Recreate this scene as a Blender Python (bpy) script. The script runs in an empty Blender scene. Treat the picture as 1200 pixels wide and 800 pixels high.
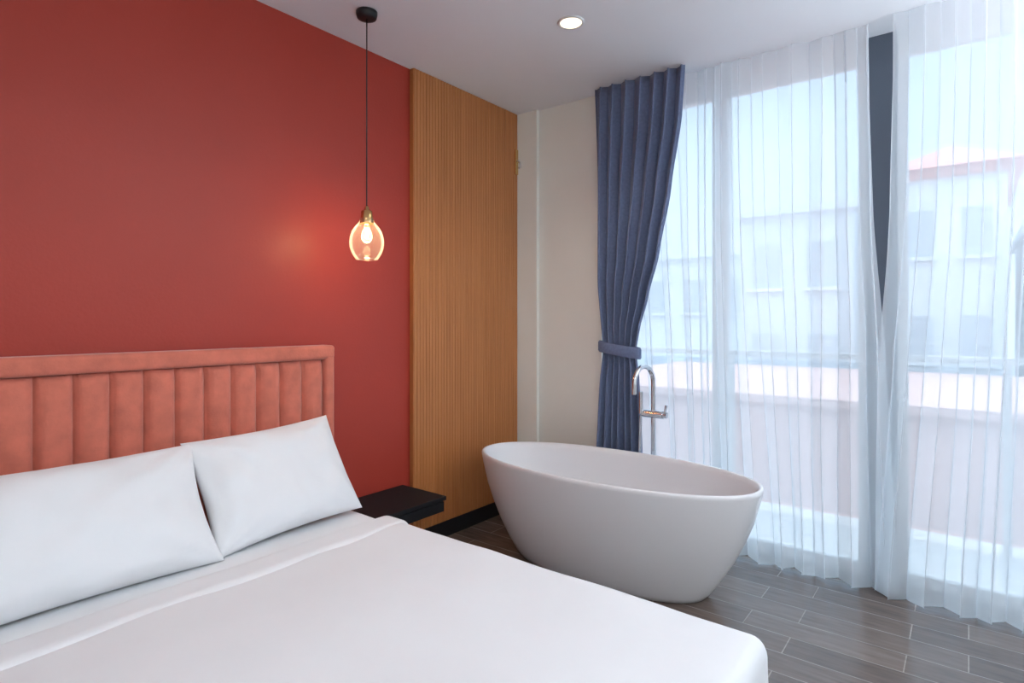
import bpy, bmesh, math, random
from mathutils import Vector, Matrix, noise
random.seed(4)
scene = bpy.context.scene
H = 2.84; CAMH = 1.355

# ---------------------------------------------------------------- materials
def mat(name, col, rough=0.5, metal=0.0, spec=0.5, sheen=0.0, emis=None, estr=0.0, coat=0.0):
    m = bpy.data.materials.new(name); m.use_nodes = True
    b = m.node_tree.nodes['Principled BSDF']
    b.inputs['Base Color'].default_value = (*col, 1)
    b.inputs['Roughness'].default_value = rough
    b.inputs['Metallic'].default_value = metal
    b.inputs['Specular IOR Level'].default_value = spec
    b.inputs['Sheen Weight'].default_value = sheen
    b.inputs['Coat Weight'].default_value = coat
    if emis:
        b.inputs['Emission Color'].default_value = (*emis, 1)
        b.inputs['Emission Strength'].default_value = estr
    return m

def add_noise(m, scale, amount, bump=0.0, bscale=None, stretch=(1, 1, 1), detail=4, bdist=0.01):
    nt = m.node_tree; b = nt.nodes['Principled BSDF']
    tc = nt.nodes.new('ShaderNodeTexCoord'); mp = nt.nodes.new('ShaderNodeMapping')
    mp.inputs['Scale'].default_value = stretch
    nt.links.new(tc.outputs['Object'], mp.inputs['Vector'])
    n = nt.nodes.new('ShaderNodeTexNoise'); n.inputs['Scale'].default_value = scale
    n.inputs['Detail'].default_value = detail
    nt.links.new(mp.outputs[0], n.inputs['Vector'])
    c = b.inputs['Base Color'].default_value[:3]
    r = nt.nodes.new('ShaderNodeValToRGB')
    r.color_ramp.elements[0].position = 0.3; r.color_ramp.elements[1].position = 0.7
    r.color_ramp.elements[0].color = (*[x * (1 - amount) for x in c], 1)
    r.color_ramp.elements[1].color = (*[min(1, x * (1 + amount)) for x in c], 1)
    nt.links.new(n.outputs['Fac'], r.inputs[0]); nt.links.new(r.outputs[0], b.inputs['Base Color'])
    if bump:
        n2 = nt.nodes.new('ShaderNodeTexNoise'); n2.inputs['Scale'].default_value = bscale or scale
        nt.links.new(mp.outputs[0], n2.inputs['Vector'])
        bp = nt.nodes.new('ShaderNodeBump'); bp.inputs['Strength'].default_value = bump
        bp.inputs['Distance'].default_value = bdist
        nt.links.new(n2.outputs['Fac'], bp.inputs['Height']); nt.links.new(bp.outputs[0], b.inputs['Normal'])
    return m

M = {}
M['red'] = add_noise(mat('red_satin_paint', (0.385, 0.043, 0.027), 0.44, spec=0.35), 1.5, 0.04, 0.06, 90)
M['white'] = add_noise(mat('white_wall_paint', (0.84, 0.83, 0.78), 0.7), 2, 0.02)
M['ceil'] = add_noise(mat('ceiling_paint', (0.83, 0.85, 0.89), 0.8), 2, 0.01)
M['linen'] = add_noise(mat('white_linen', (0.825, 0.83, 0.85), 0.85, spec=0.2, sheen=0.1), 3, 0.015, 0.16, 6, bdist=0.02)
M['velvet'] = add_noise(mat('coral_velvet', (0.60, 0.165, 0.11), 0.75, spec=0.2, sheen=0.35), 14, 0.14, 0.15, 120)
M['blue'] = add_noise(mat('blue_drape_fabric', (0.145, 0.178, 0.295), 0.85, spec=0.2, sheen=0.2), 60, 0.10)
M['tub'] = mat('tub_outer_stone', (0.79, 0.78, 0.80), 0.25, spec=0.5)
M['chrome'] = mat('chrome', (0.66, 0.66, 0.69), 0.12, 1.0)
M['brass'] = mat('brass', (0.75, 0.50, 0.22), 0.25, 1.0)
M['black'] = mat('black_metal', (0.012, 0.012, 0.014), 0.4)
M['blacklac'] = mat('black_lacquer', (0.010, 0.010, 0.012), 0.6, spec=0.2)
M['frame'] = mat('window_frame_white', (0.75, 0.75, 0.75), 0.45)
M['dframe'] = mat('window_frame_dark', (0.085, 0.105, 0.14), 0.5)
M['lamp'] = mat('lamp_emitter', (1, 1, 1), 0.5, emis=(1, 0.84, 0.55), estr=3)
M['panel_l'] = mat('fill_disc_emitter', (1, 1, 1), 0.5, emis=(0.90, 0.95, 1.0), estr=9)  # glow of the added ceiling fill disc
M['fil'] = mat('bulb_filament', (1, 0.8, 0.5), 0.5, emis=(1, 0.6, 0.25), estr=35)
M['balc'] = add_noise(mat('balcony_tile', (0.55, 0.54, 0.54), 0.6), 4, 0.05)
M['terra'] = add_noise(mat('terracotta_wall', (0.70, 0.40, 0.35), 0.8), 2, 0.06)
M['bldg'] = add_noise(mat('render_pale', (0.60, 0.67, 0.73), 0.8), 1, 0.06)
M['bldgw'] = add_noise(mat('render_white', (0.70, 0.75, 0.79), 0.8), 1, 0.05)
M['roof'] = add_noise(mat('roof_red', (0.60, 0.26, 0.22), 0.8), 2, 0.1)
M['dark'] = mat('window_dark', (0.45, 0.51, 0.57), 0.3)
M['ground'] = add_noise(mat('street_ground', (0.45, 0.45, 0.46), 0.9), 0.4, 0.2)

# wood
m = mat('oak_slats', (0.47, 0.20, 0.055), 0.42); M['wood'] = m
nt = m.node_tree; b = nt.nodes['Principled BSDF']
tc = nt.nodes.new('ShaderNodeTexCoord'); mp = nt.nodes.new('ShaderNodeMapping')
mp.inputs['Scale'].default_value = (30, 30, 1.0)
nt.links.new(tc.outputs['Object'], mp.inputs['Vector'])
n = nt.nodes.new('ShaderNodeTexNoise'); n.inputs['Scale'].default_value = 1.6; n.inputs['Detail'].default_value = 5
nt.links.new(mp.outputs[0], n.inputs['Vector'])
r = nt.nodes.new('ShaderNodeValToRGB')
r.color_ramp.elements[0].position = 0.25; r.color_ramp.elements[1].position = 0.75
r.color_ramp.elements[0].color = (0.41, 0.148, 0.045, 1); r.color_ramp.elements[1].color = (0.53, 0.205, 0.068, 1)
nt.links.new(n.outputs['Fac'], r.inputs[0]); nt.links.new(r.outputs[0], b.inputs['Base Color'])

# floor tile planks
m = mat('plank_tile', (0.1, 0.1, 0.1), 0.20); M['floor'] = m
nt = m.node_tree; b = nt.nodes['Principled BSDF']
tc = nt.nodes.new('ShaderNodeTexCoord'); mp = nt.nodes.new('ShaderNodeMapping')
mp.inputs['Rotation'].default_value = (0, 0, math.radians(90))
nt.links.new(tc.outputs['Object'], mp.inputs['Vector'])
br = nt.nodes.new('ShaderNodeTexBrick')
br.inputs['Scale'].default_value = 1.0; br.inputs['Brick Width'].default_value = 0.60
br.inputs['Row Height'].default_value = 0.15; br.inputs['Mortar Size'].default_value = 0.003
br.inputs['Mortar Smooth'].default_value = 0.3; br.offset = 0.33
br.inputs['Color1'].default_value = (0.175, 0.128, 0.108, 1)
br.inputs['Color2'].default_value = (0.27, 0.205, 0.172, 1)
br.inputs['Mortar'].default_value = (0.48, 0.40, 0.35, 1)
nt.links.new(mp.outputs[0], br.inputs['Vector'])
n = nt.nodes.new('ShaderNodeTexNoise'); n.inputs['Scale'].default_value = 5; n.inputs['Detail'].default_value = 8
mp2 = nt.nodes.new('ShaderNodeMapping'); mp2.inputs['Scale'].default_value = (8, 1, 1)
nt.links.new(tc.outputs['Object'], mp2.inputs['Vector']); nt.links.new(mp2.outputs[0], n.inputs['Vector'])
mx = nt.nodes.new('ShaderNodeMix'); mx.data_type = 'RGBA'; mx.blend_type = 'MULTIPLY'
mx.inputs[0].default_value = 0.75
nt.links.new(br.outputs['Color'], mx.inputs[6]); nt.links.new(n.outputs['Fac'], mx.inputs[7])
nt.links.new(mx.outputs[2], b.inputs['Base Color'])
bp = nt.nodes.new('ShaderNodeBump'); bp.inputs['Strength'].default_value = 0.4; bp.inputs['Distance'].default_value = 0.003
bp.invert = True
nt.links.new(br.outputs['Fac'], bp.inputs['Height']); nt.links.new(bp.outputs[0], b.inputs['Normal'])

# sheer fabric
m = bpy.data.materials.new('sheer_voile'); m.use_nodes = True; M['sheer'] = m
nt = m.node_tree; nt.nodes.clear()
out = nt.nodes.new('ShaderNodeOutputMaterial')
tr = nt.nodes.new('ShaderNodeBsdfTransparent'); df = nt.nodes.new('ShaderNodeBsdfDiffuse'); tl = nt.nodes.new('ShaderNodeBsdfTranslucent')
df.inputs[0].default_value = (0.95, 0.96, 0.98, 1); tl.inputs[0].default_value = (0.93, 0.97, 1.0, 1)
a = nt.nodes.new('ShaderNodeMixShader'); a.inputs[0].default_value = 0.75
nt.links.new(df.outputs[0], a.inputs[1]); nt.links.new(tl.outputs[0], a.inputs[2])
lw = nt.nodes.new('ShaderNodeLayerWeight'); lw.inputs[0].default_value = 0.35
mr = nt.nodes.new('ShaderNodeMapRange')
mr.inputs['To Min'].default_value = 0.55; mr.inputs['To Max'].default_value = 0.84
nt.links.new(lw.outputs['Facing'], mr.inputs['Value'])
c = nt.nodes.new('ShaderNodeMixShader')
nt.links.new(mr.outputs[0], c.inputs[0]); nt.links.new(tr.outputs[0], c.inputs[1]); nt.links.new(a.outputs[0], c.inputs[2])
nt.links.new(c.outputs[0], out.inputs[0])

def thin_glass(name, tint, gl, glow=0.0, gmin=0.015):
    m = bpy.data.materials.new(name); m.use_nodes = True
    nt = m.node_tree; nt.nodes.clear()
    out = nt.nodes.new('ShaderNodeOutputMaterial')
    tr = nt.nodes.new('ShaderNodeBsdfTransparent'); tr.inputs[0].default_value = (*tint, 1)
    g = nt.nodes.new('ShaderNodeBsdfGlossy'); g.inputs['Roughness'].default_value = 0.03
    lw = nt.nodes.new('ShaderNodeLayerWeight'); lw.inputs[0].default_value = gl
    mx = nt.nodes.new('ShaderNodeMixShader')
    nt.links.new(lw.outputs['Fresnel'], mx.inputs[0]); nt.links.new(tr.outputs[0], mx.inputs[1]); nt.links.new(g.outputs[0], mx.inputs[2])
    last = mx
    if glow:
        t2 = nt.nodes.new('ShaderNodeBsdfDiffuse'); t2.inputs[0].default_value = (1, .97, .94, 1)
        lw2 = nt.nodes.new('ShaderNodeLayerWeight'); lw2.inputs[0].default_value = 0.4
        mu = nt.nodes.new('ShaderNodeMapRange'); mu.inputs['From Min'].default_value = 0.2
        mu.inputs['To Min'].default_value = gmin; mu.inputs['To Max'].default_value = glow
        nt.links.new(lw2.outputs['Facing'], mu.inputs['Value'])
        m2 = nt.nodes.new('ShaderNodeMixShader'); nt.links.new(mu.outputs[0], m2.inputs[0])
        nt.links.new(mx.outputs[0], m2.inputs[1]); nt.links.new(t2.outputs[0], m2.inputs[2]); last = m2
    nt.links.new(last.outputs[0], out.inputs[0])
    return m
M['glass'] = thin_glass('window_glass', (0.96, 0.98, 1.0), 0.1)
M['rglass'] = thin_glass('railing_glass', (0.88, 0.94, 0.97), 0.1)
M['pglass'] = thin_glass('pendant_glass', (1.0, 0.99, 0.98), 0.15, 0.13, 0.045)

# ---------------------------------------------------------------- helpers
def obj(name, verts, faces, m, parent=None, smooth=False):
    me = bpy.data.meshes.new(name); me.from_pydata([tuple(v) for v in verts], [], faces); me.update()
    bm = bmesh.new(); bm.from_mesh(me); bmesh.ops.recalc_face_normals(bm, faces=bm.faces); bm.to_mesh(me); bm.free()
    o = bpy.data.objects.new(name, me); scene.collection.objects.link(o)
    me.materials.append(m)
    if smooth:
        for p in me.polygons: p.use_smooth = True
    if parent: o.parent = parent
    return o

def empty(name):
    e = bpy.data.objects.new(name, None); scene.collection.objects.link(e); return e

def boxes(name, lst, m, parent=None, bevel=0.0):
    vs, fs = [], []
    for (x0, y0, z0, x1, y1, z1) in lst:
        k = len(vs)
        vs += [(x0, y0, z0), (x1, y0, z0), (x1, y1, z0), (x0, y1, z0), (x0, y0, z1), (x1, y0, z1), (x1, y1, z1), (x0, y1, z1)]
        fs += [tuple(k + i for i in f) for f in [(0, 3, 2, 1), (4, 5, 6, 7), (0, 1, 5, 4), (1, 2, 6, 5), (2, 3, 7, 6), (3, 0, 4, 7)]]
    o = obj(name, vs, fs, m, parent)
    if bevel:
        md = o.modifiers.new('bev', 'BEVEL'); md.width = bevel; md.segments = 3
    return o

def rbox(name, bx, r, step, m, parent=None, nfun=None):
    """rounded, gridded box; nfun(v)->offset vector"""
    lo = Vector(bx[:3]); hi = Vector(bx[3:])
    cs = []
    for a in range(3):
        l, h_ = lo[a], hi[a]
        k = max(1, int((h_ - l - 2 * r) / step))
        c_ = [l, l + r * .35, l + r * .68] + [l + r + (h_ - l - 2 * r) * i / k for i in range(k + 1)] + [h_ - r * .68, h_ - r * .35, h_]
        cs.append(c_)
    n = [len(c_) - 1 for c_ in cs]
    bm = bmesh.new(); cache = {}
    def v(i, j, k):
        key = (i, j, k)
        if key not in cache:
            p = Vector((cs[0][i], cs[1][j], cs[2][k]))
            q = Vector([min(max(p[a], lo[a] + r), hi[a] - r) for a in range(3)])
            dd = p - q
            if dd.length > 1e-9: p = q + dd.normalized() * r
            if nfun: p = p + nfun(p)
            cache[key] = bm.verts.new(p)
        return cache[key]
    for (a, b_, c_) in ((0, 1, 2), (1, 2, 0), (2, 0, 1)):
        for e in (0, n[c_]):
            for i in range(n[a]):
                for j in range(n[b_]):
                    def idx(x, y):
                        t = [0, 0, 0]; t[a] = x; t[b_] = y; t[c_] = e; return v(*t)
                    bm.faces.new((idx(i, j), idx(i + 1, j), idx(i + 1, j + 1), idx(i, j + 1)))
    bmesh.ops.recalc_face_normals(bm, faces=bm.faces)
    me = bpy.data.meshes.new(name); bm.to_mesh(me); bm.free()
    for p in me.polygons: p.use_smooth = True
    me.materials.append(m)
    o = bpy.data.objects.new(name, me); scene.collection.objects.link(o)
    if parent: o.parent = parent
    return o

def lathe(name, prof, cx, cy, m, parent=None, n=48, smooth=True, close=False):
    vs, fs = [], []
    for p in prof:
        z, rx = p[0], p[1]; ry = p[2] if len(p) > 2 else rx
        for i in range(n):
            a = 2 * math.pi * i / n
            vs.append((cx + rx * math.cos(a), cy + ry * math.sin(a), z))
    for k in range(len(prof) - 1):
        for i in range(n):
            j = (i + 1) % n
            fs.append((k * n + i, k * n + j, (k + 1) * n + j, (k + 1) * n + i))
    if close:
        fs.append(tuple(range(n))); fs.append(tuple((len(prof) - 1) * n + i for i in range(n)))
    return obj(name, vs, fs, m, parent, smooth)

def tube(name, pts, r, m, parent=None):
    cu = bpy.data.curves.new(name, 'CURVE'); cu.dimensions = '3D'; cu.bevel_depth = r; cu.bevel_resolution = 5
    cu.use_fill_caps = True
    s = cu.splines.new('POLY'); s.points.add(len(pts) - 1)
    for p, q in zip(s.points, pts): p.co = (*q, 1)
    s.use_smooth = True
    cu.materials.append(m)
    o = bpy.data.objects.new(name, cu); scene.collection.objects.link(o)
    if parent: o.parent = parent
    return o

# ---------------------------------------------------------------- room shell
XL, XR, YF, YB = -2.2, 3.387, -2.0, 2.607
YW = 1.90   # start of the window opening
boxes('floor', [(XL, YF, -0.1, 3.62, YB, 0)], M['floor'])
boxes('ceiling', [(XL - .1, YF - .1, H, 3.72, YB + .1, H + 0.12)], M['ceil'])
boxes('wall_north', [(XL - .1, YB, -0.1, 3.387, YB + .1, H)], M['red'])
boxes('wall_west', [(XL - .1, YF - .1, -0.1, XL, YB, H)], M['white'])
boxes('wall_south', [(XL, YF - .1, -0.1, 3.387, YF, H)], M['white'])
boxes('wall_east', [(3.387, YW, -0.1, 3.70, YB + .1, H), (3.387, YF - .1, -0.1, 3.70, -1.75, H)], M['white'])
boxes('trim_corner', [(3.355, 2.40, 0, 3.387, YB, H)], M['white'], bevel=0.003)
boxes('baseboard_north', [(XL, YB - 0.014, 0, 2.351, YB, 0.10), (2.351, YB - 0.03, 0, 3.355, YB, 0.10)], M['black'])
boxes('baseboard_east', [(3.375, YW, 0, 3.387, 2.40, 0.08)], M['white'])

# slatted wood panel (fine fluted profile)
x0, x1 = 2.351, 3.353; nsl = 40; w = (x1 - x0) / nsl
prof = []
for i in range(nsl):
    a = x0 + i * w
    prof += [(a, 0.0340), (a + w * 0.10, 0.0340), (a + w * 0.20, 0.038), (a + w * 0.90, 0.038)]
prof = [(x0, 0.003)] + prof + [(x1, 0.0340), (x1, 0.003)]
vs, fs = [], []
for z in (0.105, H - 0.003):
    for (x, t) in prof: vs.append((x, YB - t, z))
k = len(prof)
for i in range(k - 1): fs.append((i, i + 1, k + i + 1, k + i))
fs.append(tuple(range(k))); fs.append(tuple(range(k, 2 * k)))
obj('slatted_wood_panel', vs, fs, M['wood'])

e = empty('wall_hook')
boxes('plate', [(3.315, 2.555, 2.40, 3.345, 2.567, 2.58)], M['brass'], e, 0.003)
tube('hook', [(3.33, 2.555, 2.50), (3.33, 2.53, 2.48), (3.33, 2.525, 2.45), (3.33, 2.54, 2.44)], 0.006, M['chrome'], e)

# ---------------------------------------------------------------- windows
ZH = 2.72
def window(name, y0, y1):
    e = empty(name)
    t = 0.045
    boxes('frame', [(3.60, y0, 0.0, 3.67, y1, 0.06), (3.60, y0, ZH, 3.67, y1, H),
                    (3.60, y0, 0.06, 3.67, y0 + t, ZH), (3.60, y1 - t, 0.06, 3.67, y1, ZH)], M['frame'], e)
    boxes('pane', [(3.632, y0 + t, 0.06, 3.636, y1 - t, ZH)], M['glass'], e)
window('window_1', 1.20, YW)
window('window_2', 0.42, 1.20)
window('window_3', -0.62, 0.29)
window('window_4', -1.75, -0.62)
boxes('trim_1', [(3.58, 0.29, 0, 3.69, 0.42, H)], M['dframe'])
boxes('trim_2', [(3.387, -1.75, -0.1, 3.70, YW, -0.001)], M['balc'])

# ---------------------------------------------------------------- curtains
def lerp_tab(tab, z):
    if z >= tab[0][0]: return tab[0][1]
    for (za, va), (zb, vb) in zip(tab, tab[1:]):
        if za >= z >= zb:
            t = (za - z) / (za - zb); t = t * t * (3 - 2 * t) * 0.4 + t * 0.6
            return va + (vb - va) * t
    return tab[-1][1]

def curtain(name, parent, ltab, rtab, folds, atab, X, ztop, zbot, m, nz=60, seed=0, irr=0.5, solid=0.0):
    nu = folds * 16
    vs, fs = [], []
    for j in range(nz + 1):
        z = ztop + (zbot - ztop) * j / nz
        yl, yr, am = lerp_tab(ltab, z), lerp_tab(rtab, z), lerp_tab(atab, z)
        for i in range(nu + 1):
            u = i / nu
            ph = irr * 5.5 * noise.noise(Vector((u * folds * 0.30, seed * 7.3, z * 0.25)))
            a = 2 * math.pi * folds * u + ph
            am2 = am * (1 + 1.3 * irr * noise.noise(Vector((u * folds * 0.6 + 30, seed, z * 0.4))))
            am2 = min(am2, 0.048)
            y = yl + (yr - yl) * u + 0.13 * (yr - yl) / folds * math.sin(2 * a)
            x = X + am2 * math.sin(a) + 0.014 * noise.noise(Vector((u * 9, z * 1.1, seed)))
            zz = z
            if j == nz: zz = z + 0.008 * math.sin(a * 0.5 + 1)
            vs.append((x, y, zz))
    for j in range(nz):
        for i in range(nu):
            k = j * (nu + 1) + i
            fs.append((k, k + 1, k + nu + 2, k + nu + 1))
    o = obj(name, vs, fs, m, parent, True)
    if solid:
        s = o.modifiers.new('s', 'SOLIDIFY'); s.thickness = solid
    return o

ZT = H - 0.006
e = empty('blue_curtain')
L = [(ZT, 1.905), (1.6, 1.89), (1.17, 1.845), (0.9, 1.87), (0.3, 1.90), (0.02, 1.91)]
R = [(ZT, 1.295), (2.56, 1.31), (2.13, 1.375), (1.76, 1.448), (1.49, 1.52), (1.30, 1.575), (1.17, 1.60), (1.0, 1.578), (0.6, 1.56), (0.02, 1.54)]
A = [(ZT, 0.018), (2.5, 0.028), (1.7, 0.036), (1.3, 0.028), (1.17, 0.018), (1.0, 0.028), (0.5, 0.036), (0.02, 0.04)]
curtain('drape', e, L, R, 7, A, 3.295, H - 0.002, 0.02, M['blue'], seed=1, irr=0.40, solid=0.004)
vs, fs = [], []; n = 48
for k, (z, g) in enumerate([(1.135, 0), (1.145, .006), (1.195, .006), (1.205, 0)]):
    for i in range(n):
        a = 2 * math.pi * i / n
        yy = 1.7225 + (0.142 + g) * math.cos(a)
        vs.append((3.295 + (0.044 + g) * math.sin(a), yy, z + 0.02 * (yy - 1.72) / 0.14))
for k in range(3):
    for i in range(n):
        j = (i + 1) % n; fs.append((k * n + i, k * n + j, (k + 1) * n + j, (k + 1) * n + i))
obj('tieback', vs, fs, M['blue'], e, True)

e = empty('sheer_curtain')
curtain('voile', e, [(ZT, 1.80), (0.0, 1.72)], [(ZT, 0.385), (1.9, 0.365), (1.15, 0.325), (0.0, 0.28)], 12,
        [(ZT, 0.014), (2.3, 0.026), (0.0, 0.038)], 3.41, ZT, 0.012, M['sheer'], seed=2, irr=0.9)
e = empty('sheer_curtain.001')
curtain('voile', e, [(ZT, 0.275), (1.9, 0.295), (1.15, 0.33), (0.0, 0.38)], [(ZT, -1.6), (0.0, -1.55)], 16,
        [(ZT, 0.014), (2.3, 0.026), (0.0, 0.038)], 3.365, ZT, 0.012, M['sheer'], seed=3, irr=0.9)

# ---------------------------------------------------------------- bed
bed = empty('bed')
rbox('base', (0.03, 0.50, 0.10, 1.69, 2.47, 0.30), 0.02, 0.12, M['velvet'], bed)
boxes('feet', [(0.1, 0.6, 0, 0.18, 0.68, 0.11), (1.54, 0.6, 0, 1.62, 0.68, 0.11), (0.1, 2.3, 0, 0.18, 2.38, 0.11), (1.54, 2.3, 0, 1.62, 2.38, 0.11)], M['black'], bed)
rbox('mattress', (0.02, 0.46, 0.22, 1.70, 2.47, 0.478), 0.045, 0.04, M['linen'], bed,
     lambda p: Vector((0, 0, 0.004 * noise.noise(p * 4))))
def cov(p):
    d = Vector((0, 0, 0))
    d.z = 0.009 * noise.noise(p * 2.2) + 0.005 * noise.noise(p * 5)
    dn = max(0, 0.43 - p.z) / 0.33
    wv = 0.010 * math.sin(p.y * 17 + 2 * noise.noise(p * 2)) * dn
    if p.x > 1.6: d.x = wv + 0.012 * dn
    if p.x < 0.1: d.x = -wv - 0.012 * dn
    if p.y < 0.5: d.y = 0.010 * math.sin(p.x * 15 + 2 * noise.noise(p * 2)) * dn - 0.01 * dn
    if p.z < 0.2: d.z *= 0.3
    return d
rbox('coverlet', (0.0, 0.43, 0.12, 1.72, 1.98, 0.486), 0.05, 0.025, M['linen'], bed, cov)
def fold(p):
    d = Vector((0, 0.006 * noise.noise(Vector((p.x * 3, 1, 0))), 0.006 * noise.noise(Vector((p.x, p.y, .3)) * 2.2) if p.z > .4 else 0))
    return d
rbox('sheet_fold', (-0.006, 1.885, 0.16, 1.727, 2.06, 0.496), 0.045, 0.022, M['linen'], bed, fold)

# headboard
hbe = empty('headboard')
hb0, hb1, ht = -0.05, 1.757, 1.231
zb = 0.0
yf = 2.50
rbox('back_board', (hb0 + .01, yf + 0.04, zb, hb1 - .01, 2.592, ht - .01), 0.01, 0.2, M['velvet'], hbe)
rbox('rail_top', (hb0, yf - 0.012, ht - 0.068, hb1, 2.592, ht), 0.018, 0.02, M['velvet'], hbe)
rbox('rail_right', (hb1 - 0.055, yf - 0.010, zb, hb1 - 0.001, 2.592, ht - 0.004), 0.018, 0.02, M['velvet'], hbe)
rbox('rail_left', (hb0 + 0.001, yf - 0.010, zb, hb0 + 0.055, 2.592, ht - 0.004), 0.018, 0.02, M['velvet'], hbe)
ca, cb = hb0 + 0.055, hb1 - 0.055; nch = 15; cw = (cb - ca) / nch
vs, fs = [], []; nper = 14; nx = nch * nper; nz = 26
z0c, z1c = 0.25, ht - 0.07
for j in range(nz + 1):
    t = j / nz; z = z0c + (z1c - z0c) * (1 - (1 - t) ** 1.6)
    dz = z1c - z; edge = min(1, (dz / 0.04)) ** 0.5 if dz < 0.04 else 1
    for i in range(nx + 1):
        u = (i / nper) % 1.0
        s = max(0, 1 - abs(2 * u - 1) ** 2.6) ** 0.5
        x = ca + cw * i / nper
        pk = 0.0025 * noise.noise(Vector((x * 10, z * 9, 3)))
        vs.append((x, yf + 0.036 - (0.042 * s * (0.35 + 0.65 * edge)) - pk * s, z))
for j in range(nz):
    for i in range(nx):
        k = j * (nx + 1) + i; fs.append((k, k + 1, k + nx + 2, k + nx + 1))
obj('channels', vs, fs, M['velvet'], hbe, True)

# pillows
def pillow(name, cx, cy, cz, W, Hh, T, tilt, roll, seed):
    nu, nv = 44, 34; vs, fs = [], []
    def pt(u, v, s):
        ex = max(0, (1 - abs(u) ** 3.0)) * max(0, (1 - abs(v) ** 2.8))
        th = T / 2 * ex ** 0.5
        pin = 0.075
        x = W / 2 * u * (1 - pin * (1 - v * v) * abs(u) ** 3)
        y = Hh / 2 * v * (1 - pin * (1 - u * u) * abs(v) ** 3)
        wr = 0.015 * noise.noise(Vector((u * 2.0 + seed, v * 2.0, s))) + 0.012 * noise.noise(Vector((u * 5 + seed, v * 3, s)))
        rr = math.hypot(abs(u) - 1, abs(v) - 1); an = math.atan2(1 - abs(v), 1 - abs(u) + 1e-6)
        wr += 0.010 * math.sin(an * 11 + seed) * math.exp(-rr * 2.0)
        return Vector((x, y, s * (th + wr * min(1, ex * 3))))
    for s in (1, -1):
        base = len(vs)
        for j in range(nv + 1):
            for i in range(nu + 1):
                u = math.sin(math.pi / 2 * (2 * i / nu - 1)); v = math.sin(math.pi / 2 * (2 * j / nv - 1))
                vs.append(pt(u, v, s))
        for j in range(nv):
            for i in range(nu):
                k = base + j * (nu + 1) + i; fs.append((k, k + 1, k + nu + 2, k + nu + 1))
    o = obj(name, vs, fs, M['linen'], None, True)
    bm = bmesh.new(); bm.from_mesh(o.data); bmesh.ops.remove_doubles(bm, verts=bm.verts, dist=0.0008)
    bmesh.ops.recalc_face_normals(bm, faces=bm.faces)
    Mx = Matrix.Translation((cx, cy, cz)) @ Matrix.Rotation(math.radians(tilt), 4, 'X') @ Matrix.Rotation(math.radians(roll), 4, 'Z')
    bm.transform(Mx); bm.to_mesh(o.data); bm.free()
    return o
pillow('pillow', 1.335, 2.292, 0.690, 0.665, 0.470, 0.18, 58, 2.5, 1)
pillow('pillow.001', 0.60, 2.268, 0.680, 0.87, 0.470, 0.20, 56, -0.5, 5)

# nightstand (floating black)
e = empty('floating_nightstand')
boxes('top_slab', [(1.80, 2.237, 0.378, 2.285, 2.592, 0.400)], M['blacklac'], e, 0.003)
boxes('drawer_box', [(1.81, 2.255, 0.315, 2.275, 2.592, 0.378)], M['blacklac'], e, 0.002)
boxes('drawer_front', [(1.815, 2.240, 0.320, 2.27, 2.255, 0.373)], M['blacklac'], e, 0.002)

# ---------------------------------------------------------------- bathtub
tub = empty('freestanding_bathtub')
TX, TY = 2.82, 1.56
def sring(z, a, b_, n=96, ex=2.15):
    res = []
    for i in range(n):
        t = 2 * math.pi * i / n
        c, s = math.cos(t), math.sin(t)
        res.append((TX + b_ * math.copysign(abs(c) ** (2 / ex), c), TY + a * math.copysign(abs(s) ** (2 / ex), s), z))
    return res
def loft(name, rings, m, parent, capa=False, capb=False):
    n = len(rings[0]); vs = [p for r_ in rings for p in r_]; fs = []
    for k in range(len(rings) - 1):
        for i in range(n):
            j = (i + 1) % n; fs.append((k * n + i, k * n + j, (k + 1) * n + j, (k + 1) * n + i))
    if capa: fs.append(tuple(range(n)))
    if capb: fs.append(tuple((len(rings) - 1) * n + i for i in range(n)))
    return obj(name, vs, fs, m, parent, True)
RT = 0.572
P = [(0.0, .535, .215), (0.004, .552, .232), (0.03, .575, .252), (0.10, .622, .283), (0.20, .683, .313), (0.30, .732, .337),
     (0.40, .772, .355), (0.50, .800, .367), (0.550, .812, .373), (0.564, .814, .374), (RT, .809, .369), (RT + .001, .802, .362), (RT - .003, .794, .354),
     (0.545, .786, .347), (0.45, .765, .333), (0.35, .735, .312), (0.25, .69, .285), (0.18, .63, .25), (0.14, .55, .205), (0.125, .42, .14), (0.122, .2, .06)]
o = loft('shell', [sring(*p) for p in P], M['tub'], tub, True, True)
lathe('drain', [(0.122, 0.034), (0.130, 0.034), (0.133, 0.028), (0.133, 0.001)], TX, TY, M['chrome'], tub, 24)

# floor-standing tub filler
f = empty('freestanding_tub_faucet')
fx, fy = 3.24, 1.470
lathe('base_flange', [(0, 0.04), (0.012, 0.04), (0.02, 0.03), (0.02, 0.001)], fx, fy, M['chrome'], f, 32)
pts = [(fx, fy, 0.01), (fx, fy, 0.97)]
for i in range(0, 13):
    a = math.pi * i / 12
    pts.append((fx - 0.085 + 0.085 * math.cos(a), fy + 0.02 - 0.02 * math.cos(a), 0.985 + 0.10 * math.sin(a)))
pts.append((fx - 0.17, fy + 0.04, 0.93))
tube('riser_spout', pts, 0.014, M['chrome'], f)
tube('valve_body', [(fx, fy - 0.06, 0.80), (fx, fy + 0.075, 0.80)], 0.024, M['chrome'], f)
tube('lever', [(fx, fy - 0.055, 0.80), (fx - 0.01, fy - 0.075, 0.81), (fx - 0.01, fy - 0.085, 0.86)], 0.008, M['chrome'], f)
tube('lever_knob', [(fx, fy - 0.06, 0.80), (fx, fy - 0.085, 0.80)], 0.018, M['chrome'], f)
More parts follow.
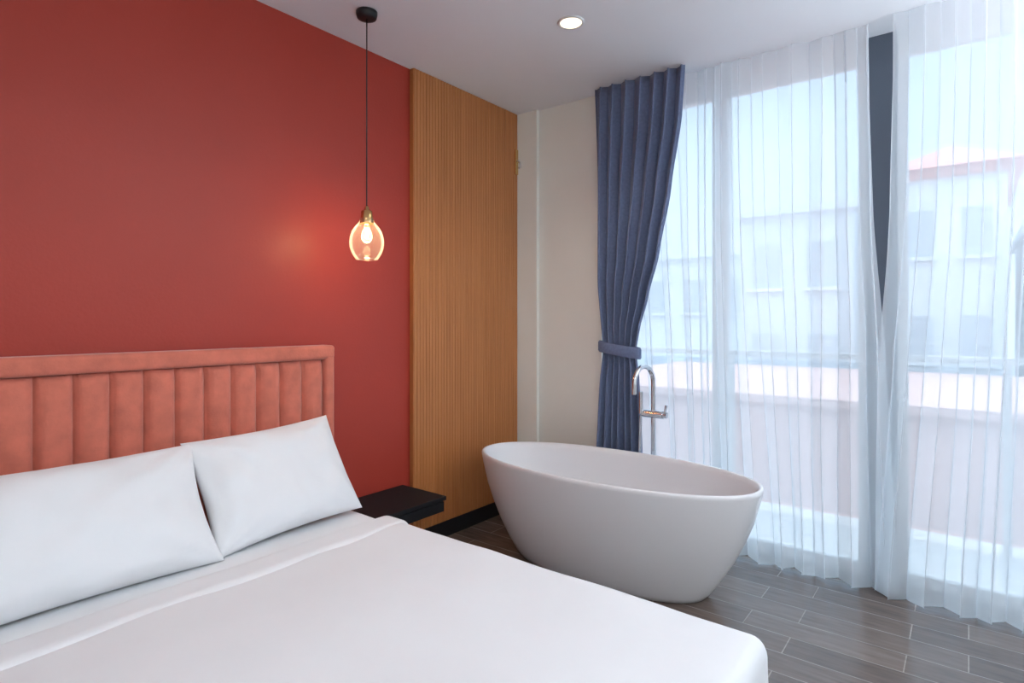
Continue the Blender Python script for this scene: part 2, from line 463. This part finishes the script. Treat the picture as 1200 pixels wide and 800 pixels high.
tube('hand_shower', [(fx - 0.02, fy + 0.07, 0.80), (fx - 0.02, fy + 0.07, 0.93)], 0.013, M['chrome'], f)
hp = []
for i in range(25):
    t = i / 24
    hp.append((fx - 0.02 + 0.015 * math.sin(t * math.pi), fy + 0.07 + 0.02 * math.sin(t * math.pi), 0.79 - 0.60 * math.sin(t * math.pi * 0.5)))
hp += [(fx - 0.01, fy + 0.05, 0.17), (fx, fy + 0.012, 0.18)]
tube('hose', hp, 0.009, M['chrome'], f)
tube('hose_bar', [(fx, fy, 0.80), (fx - 0.02, fy + 0.07, 0.80)], 0.012, M['chrome'], f)

# ---------------------------------------------------------------- pendant
p = empty('pendant_lamp')
px, py_ = 1.79, 2.287
lathe('canopy', [(H, 0.001), (H, 0.05), (H - 0.012, 0.05), (H - 0.03, 0.046), (H - 0.034, 0.03), (H - 0.034, 0.001)], px, py_, M['black'], p, 32)
tube('cord', [(px, py_, H - 0.03), (px, py_, 1.89)], 0.003, M['black'], p)
lathe('socket', [(1.905, 0.004), (1.90, 0.010), (1.885, 0.013), (1.88, 0.026), (1.835, 0.030), (1.825, 0.033), (1.815, 0.033), (1.812, 0.001)], px, py_, M['brass'], p, 32)
gp = [(1.845, 0.033), (1.83, 0.035), (1.815, 0.046), (1.80, 0.059), (1.78, 0.071), (1.755, 0.079), (1.73, 0.082), (1.705, 0.080), (1.68, 0.072), (1.66, 0.061), (1.65, 0.053)]
lathe('glass_shade', gp, px, py_, M['pglass'], p, 48)
lathe('glass_rim', [(1.65, 0.0520), (1.6475, 0.053), (1.65, 0.0540), (1.652, 0.053)], px, py_, M['pglass'], p, 48)
lathe('bulb', [(1.812, 0.012), (1.80, 0.014), (1.78, 0.022), (1.76, 0.026), (1.742, 0.024), (1.73, 0.015), (1.725, 0.001)], px, py_, M['pglass'], p, 24)
tube('filament', [(px - .006, py_, 1.80), (px - .008, py_, 1.75), (px, py_, 1.765), (px + .008, py_, 1.75), (px + .006, py_, 1.80)], 0.003, M['fil'], p)
def light(name, typ, loc, energy, col, parent=None, **kw):
    l = bpy.data.lights.new(name, typ); l.energy = energy; l.color = col
    for k_, v_ in kw.items(): setattr(l, k_, v_)
    o = bpy.data.objects.new(name, l); scene.collection.objects.link(o); o.location = loc
    if parent: o.parent = parent
    return o
light('bulb_light', 'POINT', (px, py_, 1.765), 3.0, (1, 0.62, 0.32), p, shadow_soft_size=0.025)

# ---------------------------------------------------------------- ceiling lights
for i, (x, y) in enumerate([(2.478, 1.563), (0.75, 1.563), (2.478, -0.6)]):  # first one is in view; the other two are unseen, added as fill
    d = empty('recessed_downlight' + ('' if i == 0 else '.%03d' % i))
    lathe('trim_ring', [(H, 0.068), (H - 0.006, 0.066), (H - 0.008, 0.058), (H - 0.004, 0.052)], x, y, M['frame'], d, 40)
    lathe('lens', [(H - 0.0045, 0.053), (H - 0.0055, 0.03), (H - 0.006, 0.001)], x, y, M['lamp'], d, 40)
    light('beam', 'SPOT', (x, y, H - 0.03), 18, (1, 0.90, 0.76), d, spot_size=math.radians(125), spot_blend=0.8, shadow_soft_size=0.05)
c = empty('ceiling_fill_disc')  # unseen glowing disc added behind the camera to brighten the room
lathe('rim', [(H, 0.42), (H - 0.05, 0.42), (H - 0.06, 0.40)], -0.5, -0.6, M['frame'], c, 64)
lathe('diffuser', [(H - 0.055, 0.405), (H - 0.062, 0.3), (H - 0.065, 0.001)], -0.5, -0.6, M['panel_l'], c, 64)
# unseen uplights added behind the camera, washing the ceiling for soft bounce fill
for i, (x, y, en) in enumerate([(-1.3, -1.2, 215), (2.5, -1.45, 270)]):
    d = empty('fill_uplight' + ('' if i == 0 else '.%03d' % i))
    lathe('base', [(0, 0.001), (0, 0.14), (0.02, 0.14), (0.03, 0.02), (1.60, 0.012), (1.60, 0.001)], x, y, M['black'], d, 32)
    lathe('bowl', [(1.60, 0.02), (1.62, 0.08), (1.67, 0.14), (1.73, 0.17)], x, y, M['frame'], d, 32)
    o = light('uplight', 'SPOT', (x, y, 1.70), en, (0.84, 0.92, 1.0), d, spot_size=math.radians(155), spot_blend=0.6, shadow_soft_size=0.12)
    o.rotation_euler = (math.pi, 0, 0)

# ---------------------------------------------------------------- exterior
boxes('balcony_slab', [(3.70, -4, -0.2, 4.70, 5, -0.03)], M['balc'])
e = empty('balcony_railing')
boxes('top_rail', [(4.49, -4, 1.09, 4.55, 5, 1.13)], M['frame'], e)
boxes('posts', [(4.50, y, -0.03, 4.54, y + 0.04, 1.09) for y in (-3, -1.6, -.2, 1.4, 2.8, 4.2)], M['frame'], e)
boxes('glass_panels', [(4.518, -4, 0.04, 4.522, 5, 1.07)], M['rglass'], e)
boxes('ground_exterior', [(4.8, -60, -9.2, 120, 60, -9)], M['ground'])
def building(name, x, y0, y1, zt, m, nwin, fl, roofm=None, depth=6):
    e = empty(name)
    boxes('walls', [(x, y0, -9, x + depth, y1, zt)], m, e)
    w = (y1 - y0) / nwin; ws = []; fr = []
    z = zt - 1.6
    while z > -8:
        for i in range(nwin):
            a = y0 + w * (i + 0.25)
            ws.append((x - 0.02, a, z, x + 0.03, a + w * 0.5, z + 0.95))
            fr.append((x - 0.10, a - 0.08, z - 0.10, x + 0.02, a + w * 0.5 + 0.08, z - 0.02))
        z -= fl
    if nwin:
        boxes('windows', ws, M['dark'], e); boxes('sills', fr, M['bldgw'], e)
    boxes('parapet', [(x - 0.15, y0 - 0.1, zt, x + depth + .1, y1 + 0.1, zt + 0.18)], roofm or m, e)
    return e
building('apartment_building', 14, 1.9, 4.2, 3.7, M['bldg'], 2, 2.0)
e = building('apartment_building.001', 15, -0.6, 1.3, 4.3, M['bldgw'], 2, 2.2, M['roof'])
obj('hipped_roof', [(14.7, -0.9, 4.48), (14.7, 1.6, 4.48), (21.3, 1.6, 4.48), (21.3, -0.9, 4.48), (17, 0.35, 5.4), (19, 0.35, 5.4)],
    [(0, 1, 4), (1, 2, 5, 4), (2, 3, 5), (3, 0, 4, 5), (0, 3, 2, 1)], M['roof'], e)
building('apartment_building.002', 17, 4.6, 9.5, 3.2, M['bldgw'], 4, 2.3)
building('apartment_building.003', 13, -6.5, -0.9, 3.0, M['bldg'], 4, 2.2)
e = empty('townhouse')
boxes('walls', [(8, -1.0, -9, 13, 5.2, 0.3)], M['terra'], e)
boxes('coping', [(7.9, -1.1, 0.3, 13.1, 5.3, 0.4)], M['terra'], e)

# ---------------------------------------------------------------- world (overcast, brighter towards zenith)
w = bpy.data.worlds.new('overcast_sky'); scene.world = w; w.use_nodes = True
nt = w.node_tree; bg = nt.nodes['Background']
tc = nt.nodes.new('ShaderNodeTexCoord'); sp = nt.nodes.new('ShaderNodeSeparateXYZ')
nt.links.new(tc.outputs['Generated'], sp.inputs[0])
r = nt.nodes.new('ShaderNodeValToRGB')
r.color_ramp.elements[0].position = 0.0; r.color_ramp.elements[0].color = (0.18, 0.225, 0.26, 1)
r.color_ramp.elements[1].position = 1.0; r.color_ramp.elements[1].color = (0.80, 0.90, 0.96, 1)
el = r.color_ramp.elements.new(0.35); el.color = (0.155, 0.215, 0.275, 1)
nt.links.new(sp.outputs['Z'], r.inputs[0]); nt.links.new(r.outputs[0], bg.inputs[0])
bg.inputs[1].default_value = 6.0

# ---------------------------------------------------------------- camera
cd = bpy.data.cameras.new('camera'); cam = bpy.data.objects.new('camera', cd); scene.collection.objects.link(cam)
cam.location = (0, 0, CAMH); cam.rotation_euler = (math.radians(90), 0, math.radians(-52))
cd.sensor_width = 36; cd.lens = 685 / 1200 * 36; cd.shift_y = -25 / 1200; cd.clip_start = 0.05
scene.camera = cam
scene.view_settings.view_transform = 'Standard'
scene.view_settings.exposure = 0.0
